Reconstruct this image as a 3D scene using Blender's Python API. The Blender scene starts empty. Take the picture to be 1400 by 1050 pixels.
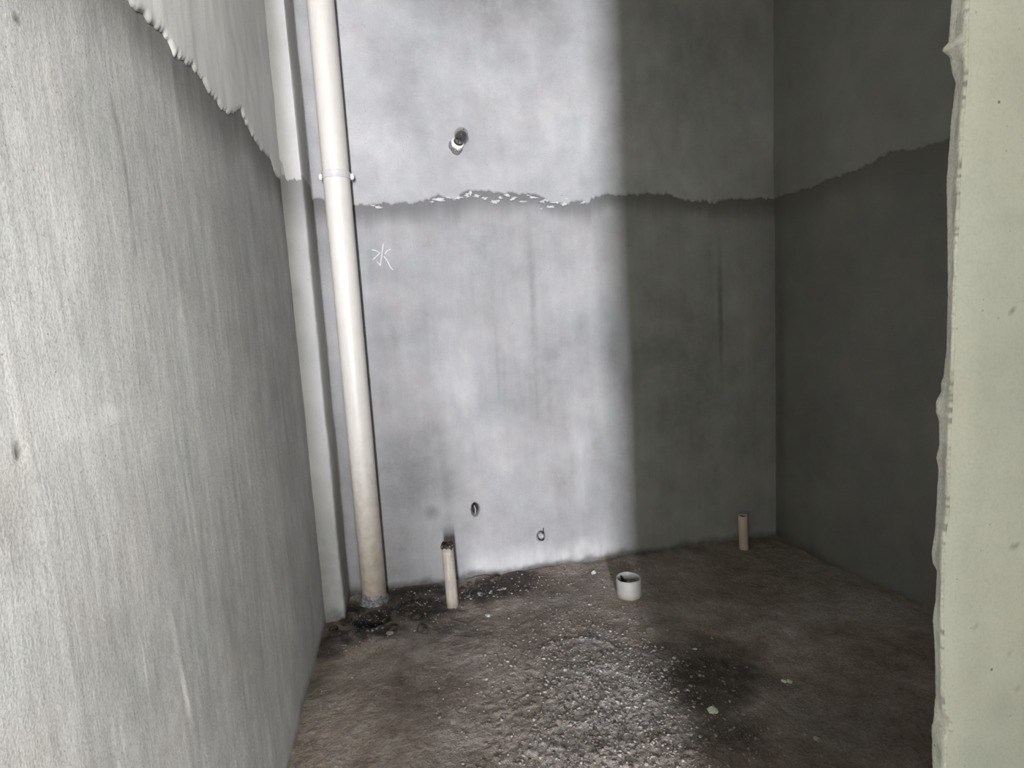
import bpy, bmesh, math, random
import numpy as np
from mathutils import Vector, Matrix

# ------------------------------------------------------------------ camera
C = bpy.context.scene.collection
CAM_Z = 1.20
FPX = 760.0
YAW, PITCH, ROLL = math.radians(10.4), math.radians(6.55), math.radians(-3.37)
_cy, _sy, _cp, _sp = math.cos(YAW), math.sin(YAW), math.cos(PITCH), math.sin(PITCH)
_f = np.array([_sy*_cp, _cy*_cp, -_sp]); _r = np.array([_cy, -_sy, 0.0]); _u = np.cross(_r, _f)
_cr, _sr = math.cos(ROLL), math.sin(ROLL)
CR = _cr*_r + _sr*_u; CU = -_sr*_r + _cr*_u
cd = bpy.data.cameras.new('camera'); cam = bpy.data.objects.new('camera', cd); C.objects.link(cam)
cd.sensor_width = 36.0; cd.lens = FPX/1400*36.0; cd.clip_start = 0.02
cam.matrix_world = Matrix(((CR[0], CU[0], -_f[0], 0), (CR[1], CU[1], -_f[1], 0), (CR[2], CU[2], -_f[2], CAM_Z), (0, 0, 0, 1)))
bpy.context.scene.camera = cam

def ray(px, py): return (px-700)/FPX*CR - (py-525)/FPX*CU + _f
def on_y(px, py, Y): d = ray(px, py); p = d*(Y/d[1]); return (p[0], Y, p[2]+CAM_Z)
def on_x(px, py, X): d = ray(px, py); p = d*(X/d[0]); return (X, p[1], p[2]+CAM_Z)
def on_z(px, py, Z=0.0): d = ray(px, py); p = d*((Z-CAM_Z)/d[2]); return (p[0], p[1], Z)

# ------------------------------------------------------------------ world and light
W = bpy.data.worlds.new('world'); bpy.context.scene.world = W; W.use_nodes = True
W.node_tree.nodes['Background'].inputs[0].default_value = (0.75, 0.87, 1.0, 1)
W.node_tree.nodes['Background'].inputs[1].default_value = 0.5
def area(name, loc, rot, sx, sy, energy, col):
    l = bpy.data.lights.new(name, 'AREA'); l.shape = 'RECTANGLE'; l.size = sx; l.size_y = sy
    l.energy = energy; l.color = col
    o = bpy.data.objects.new(name, l); C.objects.link(o); o.location = loc; o.rotation_euler = rot
    return o
# daylight entering by the tall glass door at the far end of the hall behind the camera
area('daylight_door', (-0.60, -4.46, 1.30), (math.radians(90), 0, 0), 0.32, 2.2, 780, (0.93, 0.925, 1.0))
# daylight entering by the wide window beside that door
area('daylight_window', (2.55, -4.46, 2.02), (math.radians(90), 0, 0), 2.5, 1.2, 1300, (1.0, 0.985, 0.95))
vs = bpy.context.scene.view_settings
bpy.context.scene.display_settings.display_device = 'sRGB'
vs.view_transform = 'Standard'; vs.look = 'None'; vs.gamma = 1.0; vs.use_curve_mapping = False
vs.exposure = 0.0

# ------------------------------------------------------------------ numpy noise
def _hash(ix, iy, seed):
    h = (ix.astype(np.int64)*374761393 + iy.astype(np.int64)*668265263 + seed*1442695041) & 0xffffffff
    h = ((h ^ (h >> 13))*1274126177) & 0xffffffff
    return ((h ^ (h >> 16)) & 0xffffff)/float(0xffffff)
def vnoise(x, y, seed=0):
    x = np.asarray(x, float); y = np.asarray(y, float)
    ix, iy = np.floor(x), np.floor(y); fx, fy = x-ix, y-iy
    fx = fx*fx*(3-2*fx); fy = fy*fy*(3-2*fy)
    a = _hash(ix, iy, seed); b = _hash(ix+1, iy, seed); c = _hash(ix, iy+1, seed); d = _hash(ix+1, iy+1, seed)
    return (a*(1-fx)+b*fx)*(1-fy)+(c*(1-fx)+d*fx)*fy*1.0
def fbm(x, y, seed=0, octv=4, gain=0.5):
    s = 0; a = 1; t = 0
    for k in range(octv):
        s = s + a*(vnoise(np.asarray(x)*2**k, np.asarray(y)*2**k, seed+k*17)-0.5)*2; t += a; a *= gain
    return s/t
def sstep(a, b, x):
    t = np.clip((x-a)/(b-a), 0, 1); return t*t*(3-2*t)

# ------------------------------------------------------------------ node materials
class NT:
    def __init__(s, name):
        s.m = bpy.data.materials.new(name); s.m.use_nodes = True; s.t = s.m.node_tree
        s.p = s.t.nodes['Principled BSDF']; s.out = s.t.nodes['Material Output']
    def n(s, typ, **kw):
        nd = s.t.nodes.new(typ)
        for k, v in kw.items(): setattr(nd, k, v)
        return nd
    def l(s, a, b): s.t.links.new(a, b)
    def coord(s):
        return s.n('ShaderNodeNewGeometry').outputs['Position']
    def noise(s, vec, scale, detail=3, rough=0.55, stretch=None, off=(0, 0, 0)):
        if stretch or off != (0, 0, 0):
            mp = s.n('ShaderNodeMapping'); s.l(vec, mp.inputs[0])
            if stretch: mp.inputs['Scale'].default_value = stretch
            mp.inputs['Location'].default_value = off; vec = mp.outputs[0]
        nz = s.n('ShaderNodeTexNoise'); nz.inputs['Scale'].default_value = scale
        nz.inputs['Detail'].default_value = detail; nz.inputs['Roughness'].default_value = rough
        s.l(vec, nz.inputs['Vector']); return nz.outputs['Fac']
    def ramp(s, fac, stops):
        r = s.n('ShaderNodeValToRGB'); e = r.color_ramp.elements
        while len(e) < len(stops): e.new(0.5)
        for k, (p, c) in enumerate(stops):
            e[k].position = p; e[k].color = (c, c, c, 1) if not isinstance(c, tuple) else tuple(c)+(1,)
        s.l(fac, r.inputs[0]); return r.outputs[0]
    def mix(s, fac, a, b, mode='MIX'):
        m = s.n('ShaderNodeMixRGB', blend_type=mode)
        for i, v in ((0, fac), (1, a), (2, b)):
            if isinstance(v, (int, float)): m.inputs[i].default_value = v if i == 0 else (v, v, v, 1)
            elif isinstance(v, tuple): m.inputs[i].default_value = tuple(v)+(1,)
            else: s.l(v, m.inputs[i])
        return m.outputs[0]
    def math(s, op, a, b=0.0, clamp=False):
        m = s.n('ShaderNodeMath', operation=op, use_clamp=clamp)
        for i, v in ((0, a), (1, b)):
            if isinstance(v, (int, float)): m.inputs[i].default_value = v
            else: s.l(v, m.inputs[i])
        return m.outputs[0]
    def attr(s, name):
        a = s.n('ShaderNodeAttribute'); a.attribute_name = name; return a.outputs['Fac']
    def spots(s, vec, scale, size, keep=0.5):
        """sparse small round marks: 1 inside a mark"""
        v = s.n('ShaderNodeTexVoronoi'); v.inputs['Scale'].default_value = scale; s.l(vec, v.inputs['Vector'])
        near = s.math('LESS_THAN', v.outputs['Distance'], size)
        sp = s.n('ShaderNodeSeparateColor'); s.l(v.outputs['Color'], sp.inputs[0])
        return s.math('MULTIPLY', near, s.math('LESS_THAN', sp.outputs[0], keep))
    def bump(s, h, strength=0.4, dist=0.004, prev=None):
        b = s.n('ShaderNodeBump'); b.inputs['Strength'].default_value = strength; b.inputs['Distance'].default_value = dist
        s.l(h, b.inputs['Height'])
        if prev is not None: s.l(prev, b.inputs['Normal'])
        return b.outputs[0]
    def done(s, col, rough=0.85, normal=None, spec=0.25):
        if isinstance(col, tuple): s.p.inputs['Base Color'].default_value = col+(1,)
        else: s.l(col, s.p.inputs['Base Color'])
        if isinstance(rough, float): s.p.inputs['Roughness'].default_value = rough
        else: s.l(rough, s.p.inputs['Roughness'])
        s.p.inputs['Specular IOR Level'].default_value = spec
        if normal is not None: s.l(normal, s.p.inputs['Normal'])
        return s.m

def cement(name, light, dark, streak=0.3, speck=0.5, bumpk=1.0, tint=(1, 1, 1), alongx=True):
    """plaster or cement render: mottled, trowel streaks, pores; attributes band / stain / lime are wear and some shade painted on the mesh"""
    t = NT(name); P = t.coord()
    big = t.noise(P, 2.3, 4, 0.6); mid = t.noise(P, 9, 4, 0.6, off=(3, 1, 7))
    st = t.noise(P, 14, 4, 0.6, stretch=(1, 1, 0.10))
    st2 = t.noise(P, 55, 3, 0.6, stretch=(1, 1, 0.12))
    fine = t.noise(P, 260, 3, 0.7)
    f = t.math('ADD', t.math('MULTIPLY', big, 0.9), t.math('MULTIPLY', mid, 0.5))
    f = t.math('ADD', f, t.math('MULTIPLY', st, streak)); f = t.math('ADD', f, t.math('MULTIPLY', st2, streak*0.4))
    f = t.math('DIVIDE', f, 1.4+1.4*streak)
    col = t.ramp(f, [(0.36, dark), (0.64, light)])
    hue = t.noise(P, 5, 3, 0.6, off=(9, 9, 2))
    col = t.mix(t.math('MULTIPLY', hue, 0.55), col, t.ramp(hue, [(0.35, (0.98, 0.90, 0.84)), (0.5, (1, 1, 1)), (0.68, (0.86, 0.93, 0.92))]), 'MULTIPLY')
    col = t.mix(0.30*speck, col, t.ramp(fine, [(0.35, 0.55), (0.5, 1.0), (0.7, 1.25)]), 'MULTIPLY')
    # wear and some shade painted on the mesh
    band = t.attr('band'); stain_shade = t.attr('stain_shade'); lime = t.attr('lime')
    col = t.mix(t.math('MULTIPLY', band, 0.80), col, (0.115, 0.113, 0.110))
    brk = t.ramp(t.noise(P, 30, 4, 0.65), [(0.3, 0.65), (0.6, 1.0)])
    col = t.mix(t.math('MULTIPLY', stain_shade, brk, True), col, (0.035, 0.030, 0.026))
    lb = t.ramp(t.noise(P, 16, 6, 0.6, stretch=(1, 1, 0.35), off=(2, 2, 2)), [(0.34, 0.25), (0.66, 1.0)])
    col = t.mix(t.math('MULTIPLY', lime, lb, True), col, (0.54, 0.535, 0.53))
    pits = t.spots(P, 42, 0.075, 0.10); pits2 = t.spots(P, 95, 0.12, 0.10); wh = t.spots(P, 70, 0.10, 0.07)
    col = t.mix(t.math('MULTIPLY', pits, 0.7), col, 0.07)
    col = t.mix(t.math('MULTIPLY', pits2, 0.35*speck+0.15), col, 0.10)
    col = t.mix(t.math('MULTIPLY', wh, 0.30*speck+0.1), col, 0.80)
    col = t.mix(1.0, col, tint, 'MULTIPLY')
    h = t.math('ADD', t.math('MULTIPLY', mid, 0.6), t.math('MULTIPLY', st2, 0.35*streak+0.05))
    h = t.math('ADD', h, t.math('MULTIPLY', fine, 0.16)); h = t.math('SUBTRACT', h, t.math('MULTIPLY', pits, 0.5))
    h = t.math('ADD', h, t.math('MULTIPLY', wh, 0.2))
    return t.done(col, 0.86, t.bump(h, 0.55*bumpk, 0.006), 0.2)

M = {}
M['upper'] = cement('upper_plaster', 0.43, 0.285, streak=0.12, speck=0.8, bumpk=0.5)
M['lower'] = cement('waterproof_render', 0.36, 0.22, streak=0.34, speck=0.8, bumpk=0.9)
M['left'] = cement('left_render', 0.42, 0.265, streak=0.55, speck=1.5, bumpk=1.7)
M['left_upper'] = cement('left_upper_plaster', 0.66, 0.50, streak=0.55, speck=0.6, bumpk=0.9)
M['nib'] = cement('nib_render', 0.50, 0.38, streak=0.15, speck=0.45, bumpk=0.6)
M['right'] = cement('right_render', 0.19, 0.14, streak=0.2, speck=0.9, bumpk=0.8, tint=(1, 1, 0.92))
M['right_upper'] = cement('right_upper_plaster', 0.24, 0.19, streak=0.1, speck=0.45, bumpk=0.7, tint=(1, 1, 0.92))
M['jamb'] = cement('jamb_plaster', 0.76, 0.62, streak=0.12, speck=0.45, bumpk=0.5, tint=(0.98, 1.0, 0.94))
M['arris'] = cement('arris_plaster', 0.78, 0.42, streak=0.1, speck=1.4, bumpk=3.0, tint=(1.0, 1.0, 0.92))
M['hall'] = cement('hall_plaster', 0.38, 0.30, streak=0.1, speck=0.3, bumpk=0.5, tint=(1, 1, 0.86))

def floor_mat():
    t = NT('floor_concrete'); P = t.coord()
    big = t.noise(P, 3.2, 5, 0.65); mid = t.noise(P, 16, 5, 0.7); fine = t.noise(P, 120, 4, 0.7)
    f = t.math('ADD', t.math('MULTIPLY', big, 0.6), t.math('MULTIPLY', mid, 0.4))
    col = t.ramp(f, [(0.34, (0.135, 0.105, 0.080)), (0.50, (0.23, 0.193, 0.163)), (0.66, (0.34, 0.308, 0.28))])
    col = t.mix(0.55, col, t.ramp(fine, [(0.3, 0.45), (0.5, 1.0), (0.72, 1.5)]), 'MULTIPLY')
    stain_shade = t.attr('stain_shade'); lime = t.attr('lime')
    brk = t.ramp(t.noise(P, 26, 4, 0.65), [(0.3, 0.72), (0.6, 1.0)])
    col = t.mix(t.math('MULTIPLY', stain_shade, brk, True), col, (0.009, 0.0065, 0.005))
    lb = t.ramp(t.noise(P, 50, 4, 0.7), [(0.36, 0.1), (0.6, 1.0)])
    col = t.mix(t.math('MULTIPLY', lime, lb, True), col, (0.46, 0.45, 0.44))
    wh = t.spots(P, 60, 0.13, 0.07)
    col = t.mix(t.math('MULTIPLY', wh, 0.45), col, 0.55)
    h = t.math('ADD', t.math('MULTIPLY', mid, 0.8), t.math('MULTIPLY', fine, 0.35))
    rr = t.ramp(stain_shade, [(0.0, 0.85), (1.0, 0.62)])
    return t.done(col, rr, t.bump(h, 1.0, 0.018), 0.3)
M['floor'] = floor_mat()

def plastic(name, col, dirt, amount=0.4, rough=0.38, zdirt_shade=None):
    t = NT(name); P = t.coord()
    d = t.ramp(t.noise(P, 22, 5, 0.7), [(0.45, 0.0), (0.75, 1.0)])
    st = t.ramp(t.noise(P, 60, 4, 0.6, stretch=(1, 1, 0.12)), [(0.45, 0.0), (0.8, 1.0)])
    f = t.math('MULTIPLY', t.math('MAXIMUM', d, st), amount)
    if zdirt_shade:
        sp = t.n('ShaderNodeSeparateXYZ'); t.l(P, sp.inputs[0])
        mr = t.n('ShaderNodeMapRange'); mr.inputs['From Min'].default_value = zdirt_shade; mr.inputs['From Max'].default_value = 0.0
        t.l(t.math('ADD', sp.outputs['Z'], t.math('MULTIPLY', t.math('SUBTRACT', t.noise(P, 30, 4), 0.5), -zdirt_shade*0.8)), mr.inputs['Value'])
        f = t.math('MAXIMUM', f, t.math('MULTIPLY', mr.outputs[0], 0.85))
    c = t.mix(f, col, dirt)
    return t.done(c, rough, t.bump(t.noise(P, 140, 2), 0.15, 0.001), 0.45)
M['pipe'] = plastic('cream_plastic', (0.56, 0.54, 0.49), (0.22, 0.175, 0.11), 0.16, 0.45, 0.75)  # lower length darkened: shade painted in along with yellowed dirt
M['pipe_small'] = plastic('dusty_white_plastic', (0.42, 0.385, 0.33), (0.16, 0.125, 0.09), 0.85, 0.6, 0.05)
M['stub'] = plastic('grey_white_plastic', (0.31, 0.31, 0.29), (0.20, 0.17, 0.13), 0.35, 0.55, 0.02)
M['stub_beige'] = plastic('beige_plastic', (0.52, 0.44, 0.35), (0.32, 0.26, 0.2), 0.3, 0.6)
M['clip'] = plastic('clip_plastic', (0.50, 0.49, 0.48), (0.28, 0.26, 0.24), 0.3, 0.45)
M['mud'] = NT('mud')
_t = M['mud']; _P = _t.coord()
M['mud'] = _t.done(_t.ramp(_t.noise(_P, 40, 4), [(0.35, (0.020, 0.015, 0.011)), (0.65, (0.085, 0.068, 0.056))]), 0.8, _t.bump(_t.noise(_P, 120, 4), 0.8, 0.006))
_t = NT('grit'); _P = _t.coord()
M['grit'] = _t.done(_t.ramp(_t.noise(_P, 55, 2, 0.5), [(0.33, (0.07, 0.06, 0.052)), (0.5, (0.19, 0.17, 0.155)), (0.68, (0.36, 0.34, 0.32))]), 0.8, _t.bump(_t.noise(_P, 300, 3), 0.5, 0.002))
_t = NT('pale_chip'); _P = _t.coord()
M['chip'] = _t.done(_t.ramp(_t.noise(_P, 90, 4), [(0.35, (0.40, 0.44, 0.36)), (0.65, (0.72, 0.76, 0.66))]), 0.8, _t.bump(_t.noise(_P, 200, 4), 0.7, 0.002))
_t = NT('flake_plaster'); _P = _t.coord()
M['flake'] = _t.done(_t.ramp(_t.noise(_P, 70, 4), [(0.35, 0.34), (0.65, 0.58)]), 0.9, _t.bump(_t.noise(_P, 160, 4), 0.8, 0.003))
_t = NT('chalk'); M['chalk'] = _t.done((0.50, 0.50, 0.51), 0.95)
_t = NT('dark_hole'); _P = _t.coord()
M['dark'] = _t.done(_t.ramp(_t.noise(_P, 90, 3), [(0.35, 0.008), (0.7, 0.035)]), 0.7)
_t = NT('black_rubber'); M['rubber'] = _t.done((0.02, 0.02, 0.02), 0.5)
_t = NT('cream_socket'); M['socket'] = _t.done((0.84, 0.83, 0.72), 0.35, None, 0.5)
_t = NT('metal_thread'); _t.p.inputs['Metallic'].default_value = 1.0; M['metal'] = _t.done((0.42, 0.40, 0.37), 0.35)
_t = NT('clear_glass'); _t.p.inputs['Transmission Weight'].default_value = 1.0; _t.p.inputs['IOR'].default_value = 1.28
M['glass'] = _t.done((0.80, 0.80, 0.80), 0.02, None, 0.5)
_t = NT('grey_mortar'); _P = _t.coord()
M['ring'] = _t.done(_t.ramp(_t.noise(_P, 80, 4), [(0.35, 0.07), (0.65, 0.22)]), 0.9, _t.bump(_t.noise(_P, 200, 3), 0.6, 0.003))
_t = NT('hall_floor'); _P = _t.coord()
M['hall_floor'] = _t.done(_t.ramp(_t.noise(_P, 6, 5), [(0.35, (0.16, 0.15, 0.14)), (0.65, (0.27, 0.26, 0.24))]), 0.85, _t.bump(_t.noise(_P, 60, 4), 0.5, 0.006))
_t = NT('door_frame_metal'); M['frame'] = _t.done((0.30, 0.30, 0.31), 0.4)

# ------------------------------------------------------------------ object helpers
def link(name, me, mat, parent=None):
    o = bpy.data.objects.new(name, me); C.objects.link(o)
    if mat is not None: me.materials.append(mat)
    if parent is not None: o.parent = parent
    return o
def structure(o): o['kind'] = 'structure'; return o
def tag(o, label, cat, group=None):
    o['label'] = label; o['category'] = cat
    if group: o['group'] = group
    return o
def empty(name, loc):
    o = bpy.data.objects.new(name, None); C.objects.link(o); o.location = loc; o.empty_display_size = 0.05; return o
def smooth(me, on=True):
    me.polygons.foreach_set('use_smooth', [on]*len(me.polygons))
def grid_mesh(name, P, attrs=None, flip=False, extra=None, sm=True):
    """P: (n, m, 3) array of points -> quad grid"""
    n, m = P.shape[:2]
    idx = np.arange(n*m).reshape(n, m)
    a, b, c, d = idx[:-1, :-1], idx[1:, :-1], idx[1:, 1:], idx[:-1, 1:]
    q = np.stack([a, b, c, d] if not flip else [d, c, b, a], -1).reshape(-1, 4)
    me = bpy.data.meshes.new(name)
    me.vertices.add(n*m); me.vertices.foreach_set('co', P.reshape(-1).astype(np.float32))
    me.loops.add(q.size); me.loops.foreach_set('vertex_index', q.reshape(-1).astype(np.int32))
    me.polygons.add(len(q)); me.polygons.foreach_set('loop_start', np.arange(0, q.size, 4, dtype=np.int32))
    me.update(calc_edges=True); me.validate()
    for k in ('band', 'stain_shade', 'lime'):
        v = (attrs or {}).get(k)
        if v is not None:
            at = me.attributes.new(k, 'FLOAT', 'POINT'); at.data.foreach_set('value', np.clip(v, 0, 1).reshape(-1).astype(np.float32))
    if sm: smooth(me)
    return me
def box_mesh(name, x0, x1, y0, y1, z0, z1, bev=0.0):
    bm = bmesh.new(); bmesh.ops.create_cube(bm, size=1)
    for v in bm.verts: v.co = Vector(((x0+x1)/2+v.co.x*(x1-x0), (y0+y1)/2+v.co.y*(y1-y0), (z0+z1)/2+v.co.z*(z1-z0)))
    if bev: bmesh.ops.bevel(bm, geom=bm.edges[:], offset=bev, segments=2, affect='EDGES')
    me = bpy.data.meshes.new(name); bm.to_mesh(me); bm.free(); return me
def lathe_mesh(name, prof, seg=48, jit=None):
    """profile [(r, z), ...] revolved about z; jit(angle, k) -> dr, dz"""
    vs_, fs = [], []
    for k, (r, z) in enumerate(prof):
        for s in range(seg):
            a = 2*math.pi*s/seg; dr, dz = jit(a, k) if jit else (0, 0)
            vs_.append(((r+dr)*math.cos(a), (r+dr)*math.sin(a), z+dz))
    for k in range(len(prof)-1):
        for s in range(seg):
            t = (s+1) % seg; fs.append((k*seg+s, k*seg+t, (k+1)*seg+t, (k+1)*seg+s))
    me = bpy.data.meshes.new(name); me.from_pydata(vs_, [], fs); me.update(); smooth(me); return me
def tube_mesh(name, pts, r, seg=8, taper=None, caps=True):
    pts = [Vector(p) for p in pts]; vs_, fs = [], []
    for i, p in enumerate(pts):
        d = (pts[min(i+1, len(pts)-1)]-pts[max(i-1, 0)]).normalized()
        a = d.cross(Vector((0.3, 0.9, 0.2))).normalized(); b = d.cross(a)
        rr = r*(taper[i] if taper else 1)
        for s in range(seg):
            t = 2*math.pi*s/seg; vs_.append(tuple(p+a*rr*math.cos(t)+b*rr*math.sin(t)))
    for i in range(len(pts)-1):
        for s in range(seg):
            t = (s+1) % seg; fs.append((i*seg+s, i*seg+t, (i+1)*seg+t, (i+1)*seg+s))
    if caps: fs.append(tuple(range(seg))[::-1]); fs.append(tuple((len(pts)-1)*seg+s for s in range(seg)))
    me = bpy.data.meshes.new(name); me.from_pydata(vs_, [], fs); me.update(); smooth(me); return me
def lump_mesh(name, r, seed, flat=0.6, sub=2, rough=0.35):
    rnd = random.Random(seed); bm = bmesh.new(); bmesh.ops.create_icosphere(bm, subdivisions=sub, radius=r)
    off = [(Vector((rnd.uniform(-1, 1), rnd.uniform(-1, 1), rnd.uniform(-1, 1))).normalized(), rnd.uniform(0.45, 0.95)) for _ in range(9)]
    for v in bm.verts:
        d = v.co.normalized(); k = 1.0
        for n, c in off:
            q = d.dot(n)
            if q > c*0.9: k = min(k, c*0.95/q)
        v.co = v.co*k*(1+rnd.uniform(-rough, rough)*0.18); v.co.z *= flat
    me = bpy.data.meshes.new(name); bm.to_mesh(me); bm.free(); return me

# ------------------------------------------------------------------ the room: dimensions
XL, XR, YB = -0.42, 1.812, 2.50      # left wall, right wall, back wall
NX, NY = -0.343, 2.29                # the nib in the left back corner: its free edge and its front
CEIL = 2.80
rngb = np.random.default_rng(4)

def interp(pts, x):
    p = sorted(pts); return np.interp(x, [a for a, b in p], [b for a, b in p])
def edge_from(px, fn, key):
    return [(fn(*q)[key], fn(*q)[2]) for q in px]

# line where the upper plaster stops (heights measured on each wall)
B_back = [(on_y(x, y, YB)[0], on_y(x, y, YB)[2]) for x, y in
          [(486, 282), (520, 279), (560, 277), (578, 278), (600, 268), (622, 273), (640, 262), (700, 264), (730, 266), (745, 272), (772, 279),
           (790, 275), (806, 276), (808, 269), (830, 266), (850, 268), (885, 264), (910, 266), (935, 276), (980, 278), (1010, 272), (1040, 270), (1056, 272)]]
B_back = [(-0.42, B_back[0][1]+0.04), (-0.30, B_back[0][1]+0.03)] + B_back
B_right = [(on_x(x, y, XR)[1], on_x(x, y, XR)[2]) for x, y in
           [(1062, 272), (1085, 264), (1110, 258), (1140, 243), (1165, 238), (1185, 226), (1200, 218), (1225, 207), (1250, 206), (1280, 197), (1296, 190)]]
B_left = [(on_x(x, y, XL)[1], on_x(x, y, XL)[2]) for x, y in
          [(160, -20), (178, 8), (197, 28), (222, 48), (236, 72), (262, 92), (282, 122), (300, 146), (318, 158), (328, 150), (336, 172), (352, 200), (368, 216), (378, 240)]]

def ragged(u, seed, amp=0.006):
    return amp*1.7*fbm(u*16, u*0+seed, seed, 4, 0.6) + amp*1.5*fbm(u*60, u*0+3, seed+9, 3, 0.7) + amp*0.9*(vnoise(u*170, u*0, seed+3)-0.5)

def relief(u, v, seed, amp=0.003):
    return amp*(fbm(u*3, v*2, seed, 3)) + amp*0.35*fbm(u*16, v*9, seed+5, 3)

def wall(name, mat, mat_up, origin, ud, nd, u0, u1, v1, bpts, seed, step=0.006, holes=(), paint=None, thick=0.006, band_w=0.11, v0=-0.06):
    """a wall made of the lower render (name) and the upper plaster, its own proud sheet, as a child"""
    o3 = np.array(origin, float); ud = np.array(ud, float); nd = np.array(nd, float); zd = np.array([0, 0, 1.0])
    us = np.arange(u0, u1+step*0.5, step); us[-1] = u1
    vsx = np.arange(v0, v1+step*0.5, step); vsx[-1] = v1
    U, V = np.meshgrid(us, vsx, indexing='ij')
    edge = interp(bpts, us)+ragged(us, seed)
    E2 = edge[:, None]
    h = relief(U, V, seed, 0.0028)
    D = E2-V
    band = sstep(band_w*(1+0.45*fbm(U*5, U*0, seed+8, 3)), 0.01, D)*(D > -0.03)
    stain_shade = np.zeros_like(U); lime = np.zeros_like(U)
    if paint: stain_shade, lime, dh = paint(U, V, D); h = h+dh
    for (hu, hv, ru, rv, dep) in holes:
        rr = np.sqrt(((U-hu)/ru)**2+((V-hv)/rv)**2)*(1+0.12*fbm(U*60, V*60, seed+11, 2))
        h = h-dep*(1-sstep(0.75, 1.05, rr))
        h = h+0.003*np.exp(-((rr-1.25)/0.2)**2)
        stain_shade = np.maximum(stain_shade, 0.95*(1-sstep(0.7, 1.08, rr)))  # inside of the hole painted dark for the shade of its depth
    P = o3+U[..., None]*ud+V[..., None]*zd+h[..., None]*nd
    flip = np.dot(np.cross(ud, zd), nd) < 0
    base = structure(link(name, grid_mesh(name, P, dict(band=band, stain_shade=stain_shade, lime=lime), flip), mat))
    # upper sheet: thickness lip below, thinning nowhere
    nv = int((v1-min(edge))/0.009)
    T = np.linspace(0, 1, nv)[None, :]
    VV = E2+(v1-E2)*T; UU = np.repeat(us[:, None], nv, 1)
    th = thick*(0.75+0.5*vnoise(UU*25, VV*12, seed+21))*sstep(-0.2, 1.0, (VV-E2)/0.012)
    hh = relief(UU, VV, seed+40, 0.0022)+relief(UU, E2+0*VV, seed, 0.0028)*np.exp(-(VV-E2)/0.1)
    hu = relief(UU, VV, seed, 0.0028)
    su = np.zeros_like(UU); lu = np.zeros_like(UU)
    if paint: su, lu, dh2 = paint(UU, VV, E2-VV)
    lipv = VV[:, :1]+0.001; PP0 = o3+UU[:, :1, None]*ud+lipv[..., None]*zd+(hu[:, :1]-0.004)[..., None]*nd
    PP = o3+UU[..., None]*ud+VV[..., None]*zd+(hu+0.0015+th+0.3*(hh-hh.mean()))[..., None]*nd
    PP = np.concatenate([PP0, PP], 1); z1 = np.zeros((len(us), 1))
    for (hu_, hv, ru, rv, dep) in holes:
        pass
    su = np.concatenate([z1, su], 1); lu = np.concatenate([z1, lu], 1)
    up = link('upper_plaster', grid_mesh('upper_plaster', PP, dict(band=su*0, stain_shade=su, lime=lu), flip), mat_up, base)
    return base, up, (lambda u: interp(bpts, u))

def blob(U, V, cu, cv, ru, rv, seed=0, hard=0.5, wob=0.35):
    rr = np.sqrt(((U-cu)/ru)**2+((V-cv)/rv)**2)*(1+wob*fbm(U*9, V*9, seed, 4))
    return 1-sstep(hard, 1.0, rr)
def by(px, py): p = on_y(px, py, YB); return p[0], p[2]

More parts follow.
